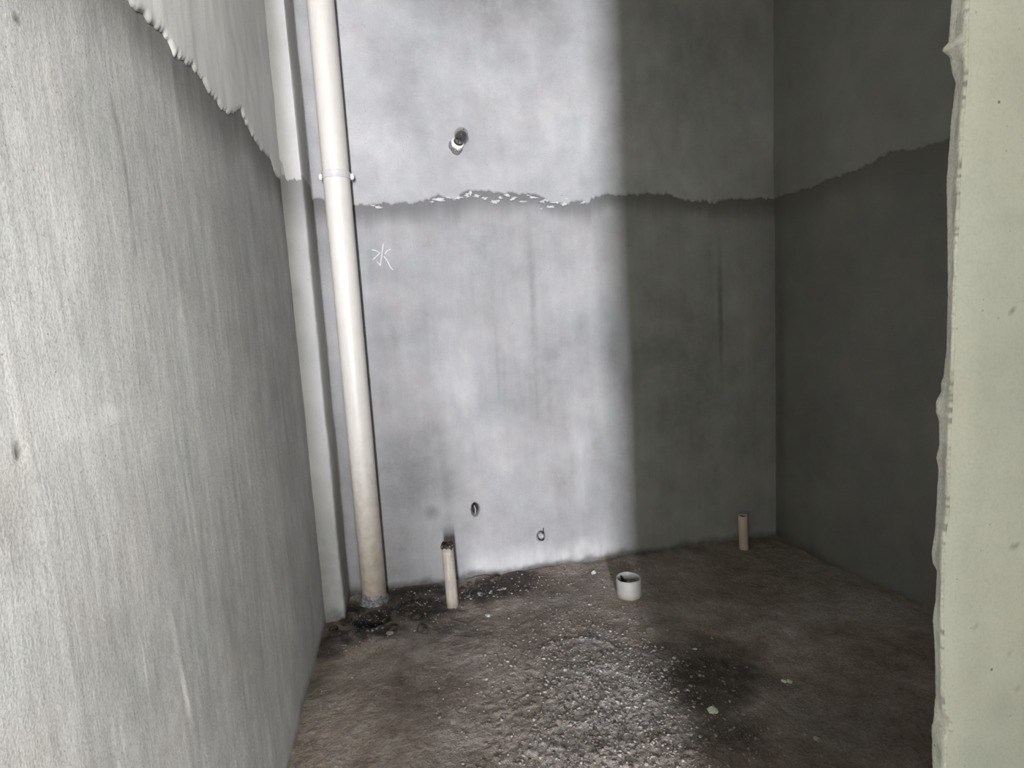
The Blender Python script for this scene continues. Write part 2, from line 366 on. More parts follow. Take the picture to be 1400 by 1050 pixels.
# --- back wall
hole1 = by(650, 697); hole2 = by(740, 733); hole3 = by(627, 199)
def paint_back(U, V, D):
    s = np.zeros_like(U); l = np.zeros_like(U); dh = np.zeros_like(U)
    def B(px, py, rx, ry, k, hard=0.1, wob=0.35, seed=1):
        nonlocal s
        u, v = by(px, py); s = np.maximum(s, k*blob(U, V, u, v, rx, ry, seed, hard, wob))
    B(590, 700, 0.07, 0.07, 0.45, 0.0); B(560, 650, 0.30, 0.30, 0.28, 0.0); B(595, 590, 0.13, 0.06, 0.16, 0.0)  # small stain; the wide blobs here and below paint the lower-left shade
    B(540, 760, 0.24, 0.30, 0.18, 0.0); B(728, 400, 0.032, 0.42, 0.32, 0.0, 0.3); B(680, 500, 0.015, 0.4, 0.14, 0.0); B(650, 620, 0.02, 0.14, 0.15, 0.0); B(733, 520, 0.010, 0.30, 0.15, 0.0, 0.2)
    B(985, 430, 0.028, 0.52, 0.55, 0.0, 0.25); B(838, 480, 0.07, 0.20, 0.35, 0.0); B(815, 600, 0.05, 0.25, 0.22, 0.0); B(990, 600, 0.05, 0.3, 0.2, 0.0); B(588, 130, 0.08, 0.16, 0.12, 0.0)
    B(550, 120, 0.16, 0.35, 0.20, 0.0); B(680, -10, 0.65, 0.32, 0.45, 0.0); B(570, 460, 0.2, 0.05, 0.10, 0.0)  # wide upper blobs paint the weaker light at the top and upper left
    B(950, 60, 0.5, 0.5, 0.28, 0.0); B(950, 520, 0.42, 0.8, 0.30, 0.0); B(1057, 500, 0.03, 1.2, 0.12, 0.0)  # two wide blobs deepen the cast shade on the right by colour
    B(645, 787, 0.05, 0.05, 0.75, 0.2)
    # dark dirt creeping up from the floor
    creep = (0.035+0.03*fbm(U*7, U*0, 5, 4))
    s = np.maximum(s, 0.8*sstep(creep*1.6, creep*0.3, V))
    # pale lime bloom at the foot of the lit part
    u0, _ = by(625, 760); u1, _ = by(835, 740)
    foot = sstep(0.16, 0.05, V+0.03*fbm(U*8, V*8, 3, 3))*sstep(u0, u0+0.1, U)*sstep(u1+0.06, u1-0.02, U)*sstep(0.02, 0.045, V+0.02*fbm(U*20, V*20, 9, 3))
    l = np.maximum(l, 0.65*foot)
    u, v = by(790, 640); l = np.maximum(l, 0.40*blob(U, V, u, v, 0.10, 0.40, 7, 0.0, 0.5))
    u, v = by(628, 540); l = np.maximum(l, 0.30*blob(U, V, u, v, 0.13, 0.55, 9, 0.0, 0.5))
    u, v = by(760, 330); l = np.maximum(l, 0.18*blob(U, V, u, v, 0.25, 0.16, 9, 0.0, 0.5))
    u, v = by(985, 752); l = np.maximum(l, 0.20*sstep(0.10, 0.04, V)*sstep(u-0.3, u, U))
    return s, l, dh
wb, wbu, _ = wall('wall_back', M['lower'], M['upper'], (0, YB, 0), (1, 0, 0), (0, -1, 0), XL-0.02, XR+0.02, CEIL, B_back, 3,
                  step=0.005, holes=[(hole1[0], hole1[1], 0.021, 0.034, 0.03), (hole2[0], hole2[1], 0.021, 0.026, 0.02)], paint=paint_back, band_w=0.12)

# --- right wall
def paint_right(U, V, D):
    s = 0.5*sstep(0.07, 0.0, V+0.03*fbm(U*9, V*9, 3, 3)); s = np.maximum(s, 0.25*blob(U, V, 2.46, 0.8, 0.06, 1.5, 4, 0.0, 0.3))
    return s, np.zeros_like(U), np.zeros_like(U)
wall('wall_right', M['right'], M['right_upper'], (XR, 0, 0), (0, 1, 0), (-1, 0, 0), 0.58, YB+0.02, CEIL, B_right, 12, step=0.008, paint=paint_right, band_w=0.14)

# --- left wall
def paint_left(U, V, D):
    s = np.zeros_like(U); l = np.zeros_like(U); dh = np.zeros_like(U)
    def P2(px, py): p = on_x(px, py, XL); return p[1], p[2]
    def B(px, py, ru, rv, k, hard=0.1, wob=0.3):
        nonlocal s
        u, v = P2(px, py); s = np.maximum(s, k*blob(U, V, u, v, ru, rv, 5, hard, wob))
    def L(px, py, ru, rv, k, hard=0.1, wob=0.3):
        nonlocal l
        u, v = P2(px, py); l = np.maximum(l, k*blob(U, V, u, v, ru, rv, 6, hard, wob))
    def line(pts, wdt, k, raise_=0.0, pale=False):
        nonlocal s, l, dh
        q = [P2(*p) for p in pts]
        vv = [b for a, b in q]; uu = [a for a, b in q]; o = np.argsort(vv)
        cu = np.interp(V, np.array(vv)[o], np.array(uu)[o])+0.004*fbm(V*14, V*0, 3, 3)
        ins = sstep(min(vv)-0.02, min(vv)+0.04, V)*sstep(max(vv)+0.02, max(vv)-0.04, V)
        g = np.exp(-((U-cu)/wdt)**2)*ins*(0.55+0.45*vnoise(U*3, V*40, 8))
        if pale: l = np.maximum(l, k*g)
        else: s = np.maximum(s, k*g)
        dh = dh+raise_*g
    line([(150, 110), (165, 190), (178, 260), (190, 370)], 0.006, 0.45, -0.0015)
    line([(190, 400), (205, 440), (212, 490)], 0.004, 0.3, -0.001)
    line([(240, 580), (262, 700), (275, 790)], 0.004, 0.35, -0.001)
    line([(232, 830), (245, 900), (262, 980)], 0.007, 0.6, 0.002, True)
    line([(190, 860), (205, 950), (215, 1000)], 0.004, 0.45, 0.0015, True)
    line([(40, 440), (60, 560), (80, 700)], 0.010, 0.12, 0.0)
    line([(320, 180), (345, 420), (370, 700)], 0.02, 0.10, 0.0)
    u, v = P2(25, 617); s = np.maximum(s, 0.9*blob(U, V, u, v, 0.008, 0.012, 4, 0.5)); dh -= 0.004*blob(U, V, u, v, 0.008, 0.012, 4, 0.4)
    u, v = P2(24, 25); s = np.maximum(s, 0.8*blob(U, V, u, v, 0.010, 0.006, 4, 0.5))
    L(40, 580, 0.25, 0.10, 0.22, 0.0); L(150, 565, 0.06, 0.02, 0.5, 0.1, 0.9); L(60, 250, 0.12, 0.25, 0.15, 0.0); L(110, 590, 0.10, 0.02, 0.4, 0.0, 0.9)
    B(330, 260, 0.35, 0.25, 0.10, 0.0); B(130, 60, 0.10, 0.3, 0.10, 0.0)
    # trowel ridges running steeply down the wall
    ridg = fbm(U*26+0.9*V, V*2.2, 31, 4)
    dh = dh+0.0012*ridg
    s = np.maximum(s, 0.38*sstep(1.35, 0.30, V+0.25*fbm(U*3, V*3, 14, 4))*sstep(1.9, 1.1, U))   # dimmer light on the lower wall, painted in as a darker tone
    s = np.maximum(s, 0.6*sstep(0.05, 0.0, V+0.02*fbm(U*9, V*9, 3, 3)))
    return s, l, dh
wall('wall_left', M['left'], M['left_upper'], (XL, 0, 0), (0, 1, 0), (1, 0, 0), 0.40, NY+0.012, CEIL, B_left, 27, step=0.006, paint=paint_left, band_w=0.17)

# --- the nib (boxed chase) in the left back corner: front face and returning side
def nib_edge(px, py): return on_y(px, py, NY)
def slab_face(name, mat, origin, ud, nd, u0, u1, v0, v1, seed, parent=None, step=0.006, amp=0.0022, topfn=None, paint=None, thick=0.0):
    us = np.linspace(u0, u1, max(3, int((u1-u0)/step)+1)); vs2 = np.arange(v0, v1, step)
    U, V = np.meshgrid(us, vs2, indexing='ij')
    if topfn is not None:
        lo = topfn(us)[:, None]; T = (V-v0)/(v1-v0); V = lo+(vs2[-1]-lo)*T
    h = relief(U, V, seed, amp)+thick
    s = l = np.zeros_like(U)
    if paint: s, l, dh = paint(U, V); h = h+dh
    P = np.array(origin, float)+U[..., None]*np.array(ud, float)+V[..., None]*np.array([0, 0, 1.0])+h[..., None]*np.array(nd, float)
    if thick:
        P = np.concatenate([P[:, :1]-(thick+0.003)*np.array(nd, float), P], 1)
        s = np.concatenate([s[:, :1], s], 1); l = np.concatenate([l[:, :1], l], 1)
    flip = np.dot(np.cross(ud, (0, 0, 1)), nd) < 0
    return link(name, grid_mesh(name, P, dict(band=s*0, stain_shade=s, lime=l), flip), mat, parent)
def nib_body():
    """one closed prism with wavy arris"""
    vs2 = np.arange(-0.05, CEIL+0.004, 0.008); ring = []
    wob = 0.0022*fbm(vs2*5, vs2*0, 61, 4)+0.0012*fbm(vs2*40, vs2*0, 62, 3)
    path = [(XL-0.02, NY, 0), (XL+0.02, NY, 0), (XL+0.05, NY, 0.3), (NX-0.012, NY, 0.6), (NX-0.003, NY+0.001, 1), (NX, NY+0.005, 1), (NX, NY+0.05, 1), (NX, NY+0.12, 0.7), (NX, YB+0.02, 0.2)]
    P = np.zeros((len(path), len(vs2), 3))
    for k, (x, y, w) in enumerate(path):
        P[k, :, 0] = x+wob*w+0.001*fbm(vs2*9+k, vs2*0+k*3.1, 5, 3); P[k, :, 1] = y-wob*w*0.6*(y < NY+0.01)+0.0015*fbm(vs2*6, vs2*0+k, 8, 3)*(k not in (0, 8)); P[k, :, 2] = vs2
    V = P[:, :, 2]; U = P[:, :, 0]
    stain_shade = np.maximum(0.75*sstep(0.14, 0.0, V+0.05*fbm(U*30, V*10, 3, 3)), 0.35*sstep(0.95, 0.05, V+0.1*fbm(U*9, V*5, 4, 3))); z7 = nib_edge(400, 247)[2]  # dirty foot, plus shade painted as a tall darker fade
    band = sstep(0.22, 0.0, z7-V)*(V < z7+0.02)*0.7
    stain_shade = np.maximum(stain_shade, 0.25*blob(U, V, XL+0.03, z7-0.42, 0.014, 0.03, 3, 0.2))
    stain_shade = np.maximum(stain_shade, 0.25*blob(U, V, XL+0.035, z7-0.30, 0.014, 0.02, 5, 0.2))
    me = grid_mesh('trim_1', P, dict(band=band, stain_shade=stain_shade, lime=stain_shade*0), np.array(True))
    me.flip_normals() if False else None
    return structure(link('trim_1', me, M['nib']))
nib = nib_body(); nib['label'] = 'narrow boxed plaster nib in the left back corner beside the tall pipe'
z7 = nib_edge(400, 247)[2]
up_edge = lambda u: z7+0.002+0.07*sstep(XL+0.022, XL+0.008, u)+ragged(u*4, 9, 0.01)
slab_face('upper_plaster', M['left_upper'], (0, NY, 0), (1, 0, 0), (0, -1, 0), XL-0.005, NX-0.001, z7, CEIL, 44, nib, topfn=up_edge, thick=0.005)

# ------------------------------------------------------------------ floor of the washroom
def floor_h(X, Y):
    h = 0.010*fbm(X*3, Y*3, 71, 4)+0.0045*fbm(X*14, Y*14, 72, 4)
    rough = 0.35+0.65*blob(X, Y, 0.50, 1.35, 0.75, 0.95, 3, 0.2)
    h = h+rough*0.0065*np.abs(fbm(X*45, Y*45, 73, 4, 0.75))*2+0.010*blob(X, Y, 0.0, 2.2, 0.42, 0.22, 3, 0.3)*fbm(X*20, Y*20, 79, 4, 0.7)
    h = h+0.075*sstep(2.25, 1.45, Y)*sstep(1.0, 1.8, X)          # the slab rises towards the front of the right wall
    h = h+0.016*sstep(2.40, 2.50, Y)*(0.5+0.5*fbm(X*9, Y*2, 75, 3)) # crumbs gathered along the back wall
    h = h+0.014*np.exp(-(((X+0.02)/0.09)**2+((Y-2.42)/0.04)**2))
    cx, cy, _ = on_z(508, 848); h = h-0.055*np.exp(-(((X-cx)/0.065)**2+((Y-cy)/0.035)**2)) # pit before the tall pipe
    cx, cy, _ = on_z(480, 872); h = h+0.020*np.exp(-(((X-cx)/0.10)**2+((Y-cy)/0.03)**2))
    for (px, py, r0) in ((770, 870, 0.16),):                        # curved trowel mark
        cx, cy, _ = on_z(px+25, py+40); r = np.hypot(X-cx, Y-cy)
        h = h+0.006*np.exp(-((r-r0)/0.010)**2)*sstep(cy-0.03, cy+0.04, Y)
    return h
def floor_paint(X, Y):
    s = np.zeros_like(X); l = np.zeros_like(X)
    def B(px, py, rx, ry, k, hard=0.2, wob=0.5):
        nonlocal s
        cx, cy, _ = on_z(px, py); s = np.maximum(s, k*blob(X, Y, cx, cy, rx, ry, int(px), hard, wob))
    def L(px, py, rx, ry, k, hard=0.0, wob=0.6):
        nonlocal l
        cx, cy, _ = on_z(px, py); l = np.maximum(l, k*blob(X, Y, cx, cy, rx, ry, int(px), hard, wob))
    B(508, 846, 0.12, 0.08, 1.0, 0.6); B(500, 866, 0.24, 0.09, 0.95, 0.4); B(570, 830, 0.24, 0.16, 0.95, 0.4); B(600, 860, 0.22, 0.10, 0.6, 0.1)
    B(680, 808, 0.26, 0.13, 0.92, 0.4); B(640, 870, 0.25, 0.10, 0.45, 0.0); B(455, 880, 0.10, 0.16, 0.85, 0.2); B(482, 836, 0.10, 0.10, 0.9, 0.4); B(575, 812, 0.26, 0.10, 0.9, 0.4); B(700, 795, 0.22, 0.10, 0.85, 0.3)
    B(430, 940, 0.10, 0.22, 0.4, 0.0); B(800, 795, 0.12, 0.06, 0.3, 0.0)
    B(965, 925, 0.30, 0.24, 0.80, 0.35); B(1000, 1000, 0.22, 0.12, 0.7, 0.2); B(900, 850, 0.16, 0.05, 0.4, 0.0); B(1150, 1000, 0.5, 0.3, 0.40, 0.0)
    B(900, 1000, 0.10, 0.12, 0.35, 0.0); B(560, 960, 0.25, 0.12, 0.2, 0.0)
    L(840, 950, 0.28, 0.30, 0.85); L(780, 1020, 0.30, 0.20, 0.5); L(810, 880, 0.2, 0.12, 0.45); L(640, 905, 0.16, 0.08, 0.3); L(765, 820, 0.25, 0.07, 0.30)
    L(660, 1000, 0.25, 0.14, 0.25); L(930, 830, 0.25, 0.10, 0.12)
    return s, l
xs = np.arange(XL-0.03, XR+0.03, 0.006); ys = np.arange(0.45, YB+0.03, 0.006)
X, Y = np.meshgrid(xs, ys, indexing='ij')
Hf = floor_h(X, Y); sf, lf = floor_paint(X, Y)
floor = structure(link('floor', grid_mesh('floor', np.stack([X, Y, Hf], -1), dict(stain_shade=sf, lime=lf)), M['floor']))
def fz(x, y): return float(floor_h(np.array([x]), np.array([y]))[0])

# loose grit worked into the slab: too small to count
def grit():
    rnd = np.random.default_rng(11); ico = lump_mesh('_g', 1.0, 3, 0.7, 1, 0.5)
    bv = np.array([v.co for v in ico.vertices]); bf = np.array([list(p.vertices) for p in ico.polygons])
    bpy.data.meshes.remove(ico)
    pts = []
    def put(n, cx, cy, sx, sy, r0, r1):
        x = rnd.normal(cx, sx, n); y = rnd.normal(cy, sy, n); r = r0+(r1-r0)*rnd.random(n)**3
        k = (x > XL+0.01) & (x < XR-0.01) & (y < YB-0.01) & (y > 0.6)
        pts.append(np.stack([x, y, r], -1)[k])
    c = on_z(840, 950); put(5500, c[0], c[1], 0.16, 0.32, 0.0018, 0.0085)
    c = on_z(800, 1030); put(1200, c[0], c[1], 0.22, 0.2, 0.0015, 0.007)
    put(1500, 0.45, 1.7, 0.45, 0.5, 0.001, 0.006)
    put(500, 0.3, 2.36, 0.4, 0.06, 0.002, 0.009)
    c = on_z(520, 860); put(160, c[0], c[1], 0.18, 0.09, 0.003, 0.010)
    put(400, 1.2, 1.6, 0.4, 0.4, 0.001, 0.004)
    p = np.concatenate(pts); n = len(p)
    h = floor_h(p[:, 0], p[:, 1])
    a = rnd.random(n)*6.283; sc = rnd.uniform(0.6, 1.3, (n, 3))*p[:, 2:3]; sc[:, 2] *= 0.75
    v = bv[None]*sc[:, None, :]; ca, sa = np.cos(a)[:, None], np.sin(a)[:, None]
    vx = v[..., 0]*ca-v[..., 1]*sa; vy = v[..., 0]*sa+v[..., 1]*ca
    co = np.stack([vx+p[:, :1], vy+p[:, 1:2], v[..., 2]+(h+p[:, 2]*0.2)[:, None]], -1).reshape(-1, 3)
    f = (bf[None]+(np.arange(n)*len(bv))[:, None, None]).reshape(-1, 3)
    me = bpy.data.meshes.new('grit'); me.vertices.add(len(co)); me.vertices.foreach_set('co', co.reshape(-1).astype(np.float32))
    me.loops.add(f.size); me.loops.foreach_set('vertex_index', f.reshape(-1).astype(np.int32))
    me.polygons.add(len(f)); me.polygons.foreach_set('loop_start', np.arange(0, f.size, 3, dtype=np.int32)); me.update(calc_edges=True)
    o = link('grit', me, M['grit'], floor); o['kind'] = 'stuff'; return o
grit()

# ------------------------------------------------------------------ near partition with the broken plaster arris (right edge of the picture)
YJ = 0.50
ARR = [(0, 1324), (100, 1322), (170, 1316), (300, 1310), (400, 1306), (500, 1303), (600, 1299), (700, 1297), (740, 1291), (830, 1289), (950, 1290), (975, 1291), (990, 1302), (1000, 1304), (1008, 1294), (1050, 1293)]
SIL = [(0, 1301), (30, 1299), (58, 1297), (66, 1289), (70, 1288), (78, 1298), (100, 1302), (115, 1307), (125, 1305), (170, 1300), (200, 1298), (250, 1294), (290, 1295), (400, 1296), (480, 1294), (515, 1290), (522, 1287), (535, 1287),
       (548, 1280), (565, 1280), (575, 1284), (610, 1284), (625, 1280), (640, 1283), (680, 1281), (720, 1279), (755, 1274), (770, 1275), (780, 1281), (820, 1279), (845, 1275), (880, 1278), (950, 1279), (1000, 1275), (1050, 1276)]
zz = np.arange(-0.04, CEIL+0.003, 0.003)
aw = [on_y(x, y, YJ) for y, x in ARR]; sw = [on_y(x, y, YJ+0.028) for y, x in SIL]
ax = interp([(p[2], p[0]) for p in aw], zz); sx = interp([(p[2], p[0]) for p in sw], zz)
inpic = (zz > 0.68) & (zz < 1.52)
sx = sx+0.0007*fbm(zz*160, zz*0, 4, 4, 0.7)+np.where(inpic, 0, 0.006*fbm(zz*12, zz*0, 5, 4))
ax = ax+0.0005*fbm(zz*120, zz*0, 6, 3)
path = 9
P = np.zeros((path, len(zz), 3))
cols = [(ax+0.012, YJ+0*zz), (ax+0.002, YJ+0*zz), (ax, YJ+0.003+0.001*fbm(zz*90, zz*0, 8, 3)), (ax*0.72+sx*0.28, YJ+0.009+0.002*fbm(zz*70, zz*0, 9, 4)), (ax*0.4+sx*0.6, YJ+0.016+0.003*fbm(zz*60, zz*0, 10, 4)),
        (sx*0.95+ax*0.05, YJ+0.024+0.002*fbm(zz*80, zz*0, 11, 4)), (sx, YJ+0.028+0*zz), (sx+0.05, YJ+0.045+0*zz), (sx+0.22, YJ+0.13+0*zz)]
for k, (x, y) in enumerate(cols): P[k, :, 0] = x; P[k, :, 1] = y; P[k, :, 2] = zz
P[0, :, 1] -= 0.0
face_u = np.concatenate([np.arange(0.0, 0.5, 0.006), np.arange(0.5, 2.4, 0.05)])
def jamb_front():
    n = len(face_u); vz = zz[::2]; Q = np.zeros((n, len(vz), 3)); a2 = ax[::2]
    for k, u in enumerate(face_u):
        Q[k, :, 0] = a2+0.0015+u*(1 if u > 0.02 else 1); Q[k, :, 2] = vz
        Q[k, :, 1] = YJ-0.0012*np.minimum(1, u/0.02)-relief(np.full_like(vz, u), vz, 91, 0.002)*np.minimum(1, u/0.03)
    U = Q[:, :, 0]; V = Q[:, :, 2]; s = np.zeros_like(U); l = np.zeros_like(U)
    for px, py, r in ((1362, 147, 0.004), (1388, 940, 0.005), (1320, 820, 0.003), (1335, 855, 0.004), (1385, 745, 0.004), (1383, 425, 0.005), (1378, 890, 0.006)):
        x, _, z = on_y(px, py, YJ); s = np.maximum(s, 0.6*blob(U, V, x, z, r, r*0.7, px, 0.3, 0.8))
    # slightly duller green-grey damp marks
    for px, py, rx, rz, k in ((1385, 300, 0.05, 0.02, 0.08), (1370, 960, 0.05, 0.05, 0.08), (1340, 900, 0.03, 0.08, 0.07)):
        x, _, z = on_y(px, py, YJ); s = np.maximum(s, k*blob(U, V, x, z, rx, rz, px, 0.0, 0.6))
    Y0 = YJ
    return structure(link('wall_front', grid_mesh('wall_front', Q, dict(band=s*0, stain_shade=s, lime=l), False), M['jamb']))
wf = jamb_front()
stn = np.zeros(P.shape[:2])
stn[1] = 0.7*sstep(0.62, 0.72, vnoise(zz*260, zz*0, 17))*sstep(0.45, 0.6, vnoise(zz*22, zz*0, 27)); stn[2] = stn[1]*0.6
stn[4] = 0.22*sstep(0.5, 0.7, vnoise(zz*40, zz*0, 19)); stn[3] = stn[4]
link('broken_plaster_edge', grid_mesh('broken_plaster_edge', P, dict(band=stn*0, stain_shade=stn, lime=stn*0), True), M['arris'], wf)
link('rear_face', box_mesh('rear_face', 0.82, 2.9, 0.60, 0.62, -0.05, CEIL), M['hall'], wf)

DX, DY = 0.375, -0.10        # the doorway's right jamb, just behind the camera
# ------------------------------------------------------------------ the rest of the shell: lintel, hall behind the camera, ceiling
HX0, HX1, HY = -1.7, 4.0, -4.6
link('lintel', box_mesh('lintel', XL-0.1, 0.75, YJ, 0.62, 2.60, CEIL), M['hall'], wf)
structure(link('wall_front_left', box_mesh('wall_front_left', HX0, XL-0.001, YJ-0.02, YJ+0.1, -0.05, CEIL), M['hall']))
structure(link('ceiling', box_mesh('ceiling', HX0, HX1, HY, YB+0.1, CEIL, CEIL+0.1), M['hall']))
def wall_with_hole(name, axis, pos, a0, a1, holes, t=0.12):
    """box wall along axis ('x' or 'y') with a rectangular opening h0..h1, z0..z1"""
    bm = bmesh.new()
    def bx(u0, u1, w0, w1):
        if u1-u0 < 1e-4 or w1-w0 < 1e-4: return
        r = bmesh.ops.create_cube(bm, size=1)
        for v in r['verts']:
            u = (u0+u1)/2+v.co.x*(u1-u0); w = (w0+w1)/2+v.co.z*(w1-w0); d = pos+v.co.y*t
            v.co = Vector((u, d, w)) if axis == 'x' else Vector((d, u, w))
    e = a0
    for (h0, h1, z0, z1) in holes:
        bx(e, h0, -0.05, CEIL); bx(h0, h1, -0.05, z0); bx(h0, h1, z1, CEIL); e = h1
    bx(e, a1, -0.05, CEIL)
    bmesh.ops.recalc_face_normals(bm, faces=bm.faces)
    me = bpy.data.meshes.new(name); bm.to_mesh(me); bm.free()
    return structure(link(name, me, M['hall']))
wall_with_hole('wall_rear', 'x', HY, HX0, HX1, [(-0.83, -0.37, 0.15, 2.45), (1.28, 3.82, 1.38, 2.66)])
structure(link('wall_hall_right', box_mesh('wall_hall_right', HX1, HX1+0.12, HY, YJ+0.1, -0.05, CEIL), M['hall']))
structure(link('wall_corridor', box_mesh('wall_corridor', 0.76, 0.86, -0.10, YJ-0.004, -0.05, CEIL), M['hall']))
structure(link('wall_doorway', box_mesh('wall_doorway', DX, HX1, DY-0.12, DY, -0.05, CEIL), M['hall']))
structure(link('shade_blocker_low', box_mesh('shade_blocker_low', -0.80, -0.27, -1.22, -1.10, -0.05, 0.80), M['hall']))  # unseen low wall, added only to shade the lower left
structure(link('wall_hall_left', box_mesh('wall_hall_left', HX0-0.12, HX0, HY, YJ+0.1, -0.05, CEIL), M['hall']))
structure(link('floor_hall', box_mesh('floor_hall', HX0, HX1, HY, 0.455, -0.12, -0.004), M['hall_floor']))
def frame(name, axis, pos, a0, a1, z0, z1, w=0.04):
    bm = bmesh.new()
    for (u0, u1, q0, q1) in ((a0, a0+w, z0, z1), (a1-w, a1, z0, z1), (a0+w, a1-w, z0, z0+w), (a0+w, a1-w, z1-w, z1)):
        r = bmesh.ops.create_cube(bm, size=1)
        for v in r['verts']:
            u = (u0+u1)/2+v.co.x*(u1-u0); z = (q0+q1)/2+v.co.z*(q1-q0); d = pos+v.co.y*0.05
            v.co = Vector((u, d, z)) if axis == 'x' else Vector((d, u, z))
    me = bpy.data.meshes.new(name); bm.to_mesh(me); bm.free(); return structure(link(name, me, M['frame']))
frame('door_1', 'x', HY-0.09, -0.87, -0.33, 0.11, 2.49)
frame('window_1', 'x', HY-0.09, 1.24, 3.86, 1.34, 2.70)

# ------------------------------------------------------------------ plaster flakes along the ragged edge of the back wall
def flake(px, py, w, h, seed, lift=0.0065):
    """thin jagged tatter of the upper plaster clinging to the render"""
    rnd = random.Random(seed); x, y, z = on_y(px, py, YB-lift); n = 15
    ang = [2*math.pi*(k+rnd.uniform(-.35, .35))/n for k in range(n)]; rad = [rnd.uniform(0.35, 1.0) for _ in range(n)]
    vs_ = []; s = (w/2, h/2); sk = rnd.uniform(-0.5, 0.35)
    for lay, (d, k) in enumerate(((0.005, 1.0), (0.0, 0.94), (-0.0015, 0.6))):
        for a, r in zip(ang, rad):
            X = s[0]*r*k*math.cos(a); vs_.append((X, d+rnd.uniform(-.0008, .0008), s[1]*r*k*math.sin(a)+sk*X*0.5))
    vs_.append((0, -0.002, 0)); fs = []
    for L in (0, 1):
        for k in range(n): fs.append((L*n+k, L*n+(k+1) % n, (L+1)*n+(k+1) % n, (L+1)*n+k))
    for k in range(n): fs.append((2*n+k, 2*n+(k+1) % n, 3*n))
    me = bpy.data.meshes.new('plaster_flake'); me.from_pydata(vs_, [], fs); me.update()
    bm = bmesh.new(); bm.from_mesh(me); bmesh.ops.recalc_face_normals(bm, faces=bm.faces); bm.to_mesh(me); bm.free()
    o = link('plaster_flake', me, M['flake'], wb); o.location = (x, YB-lift, z); return o
for k, (px, py, w, h) in enumerate([(600, 273, 20, 6), (613, 270, 14, 5), (626, 270, 16, 6), (638, 267, 9, 8), (643, 264, 5, 12), (652, 268, 16, 6), (664, 271, 14, 5), (676, 276, 22, 7), (684, 270, 12, 5), (694, 267, 16, 4), (703, 271, 14, 6),
                                     (713, 276, 20, 4), (722, 267, 12, 3), (731, 270, 16, 3), (741, 276, 12, 6), (752, 283, 16, 5), (740, 286, 6, 4), (747, 274, 12, 4), (760, 277, 18, 4), (771, 279, 14, 6), (777, 272, 14, 3), (768, 267, 12, 2), (518, 283, 12, 5), (510, 281, 7, 3), (797, 277, 10, 4), (590, 276, 10, 4)]):
    flake(px, py, w/760*2.6, h/760*2.6, k)

# chalk character
def chalk(strokes):
    vs_, fs = [], []
    for pts in strokes:
        q = [Vector(on_y(480+a/10.5, 300+b/10.5, YB-0.0045)) for a, b in pts]; d = []
        for i in range(len(q)-1):
            for t in (0, 0.25, 0.5, 0.75): d.append(q[i].lerp(q[i+1], t))
        d.append(q[-1]); b0 = len(vs_)
        for i, p in enumerate(d):
            dr = (d[min(i+1, len(d)-1)]-d[max(i-1, 0)]); nrm = Vector((-dr.z, 0, dr.x)).normalized()
            w = 0.0024*(0.75+0.4*random.Random(i+b0).random())*(0.5 if i in (0, len(d)-1) else 1)
            vs_ += [tuple(p+nrm*w+Vector((0, .003, 0))), tuple(p+nrm*w), tuple(p-nrm*w), tuple(p-nrm*w+Vector((0, .003, 0)))]
        for i in range(len(d)-1):
            for k in range(3): a = b0+i*4+k; fs.append((a, a+4, a+5, a+1))
    me = bpy.data.meshes.new('chalk_mark'); me.from_pydata(vs_, [], fs); me.update()
    o = link('chalk_mark', me, M['chalk'], wb); o['label'] = 'white chalk character for water scrawled on grey render'; return o
chalk([[(462, 350), (452, 430), (445, 480), (437, 540), (420, 665), (375, 605)], [(298, 437), (350, 445), (415, 478), (370, 525), (308, 582)],
       [(568, 428), (520, 450), (480, 505)], [(468, 528), (520, 590), (560, 680), (602, 726)]])

# ------------------------------------------------------------------ tall soil pipe with its clip
px_, _, _ = on_y(476, 420, 2.425)
top_x = on_y(443, 5, 2.42)[0]; bot_x = on_y(512, 800, 2.42)[0]
pipe = empty('soil_pipe', (px_, 2.425, 0.0)); tag(pipe, 'tall cream plastic soil pipe standing in the left back corner', 'pipe')
R0 = 0.053
def pj(a, k):
    if k == 0: return (0, 0.010*math.sin(3*a)+0.006*math.sin(7*a+1))
    return (0, 0)
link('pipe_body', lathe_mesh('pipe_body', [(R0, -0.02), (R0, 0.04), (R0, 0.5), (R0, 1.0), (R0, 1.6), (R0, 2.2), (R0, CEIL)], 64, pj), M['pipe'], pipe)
zc = on_y(463, 241, 2.425)[2]
# socket where two lengths join, just under the clip
clip = link('pipe_clip', lathe_mesh('pipe_clip', [(R0, zc-.014), (R0+.0035, zc-.014), (R0+.0045, zc-.011), (R0+.003, zc-.008), (R0+.003, zc+.008), (R0+.0045, zc+.011), (R0+.0035, zc+.014), (R0, zc+.014)], 64), M['clip'], pipe)
clip['label'] = 'narrow ribbed clip ring with screw lugs'
for s in (-1, 1):
    lug = link('screw_lug', box_mesh('screw_lug', s*(R0+.0075)-.008, s*(R0+.0075)+.008, 0.0, 0.012, zc-.013, zc+.011, 0.003), M['clip'], clip)
    link('bracket_arm', box_mesh('bracket_arm', s*(R0+.006)-.003, s*(R0+.006)+.003, 0.010, 0.076, zc-.009, zc+.007, 0.001), M['clip'], clip)
# chipped mortar collar at the foot
col_o = link('mortar_collar', lathe_mesh('mortar_collar', [(R0-.001, 0.034), (R0+.004, 0.020), (R0+.014, -0.004), (R0+.026, -0.03)], 56,
        lambda a, k: (0.003*math.sin(5*a+k)+0.002*math.sin(9*a), (0.016*math.sin(a-2.4)+0.004*math.sin(5*a+1)+0.002*math.sin(13*a))*(1-k/3))), M['ring'], pipe)

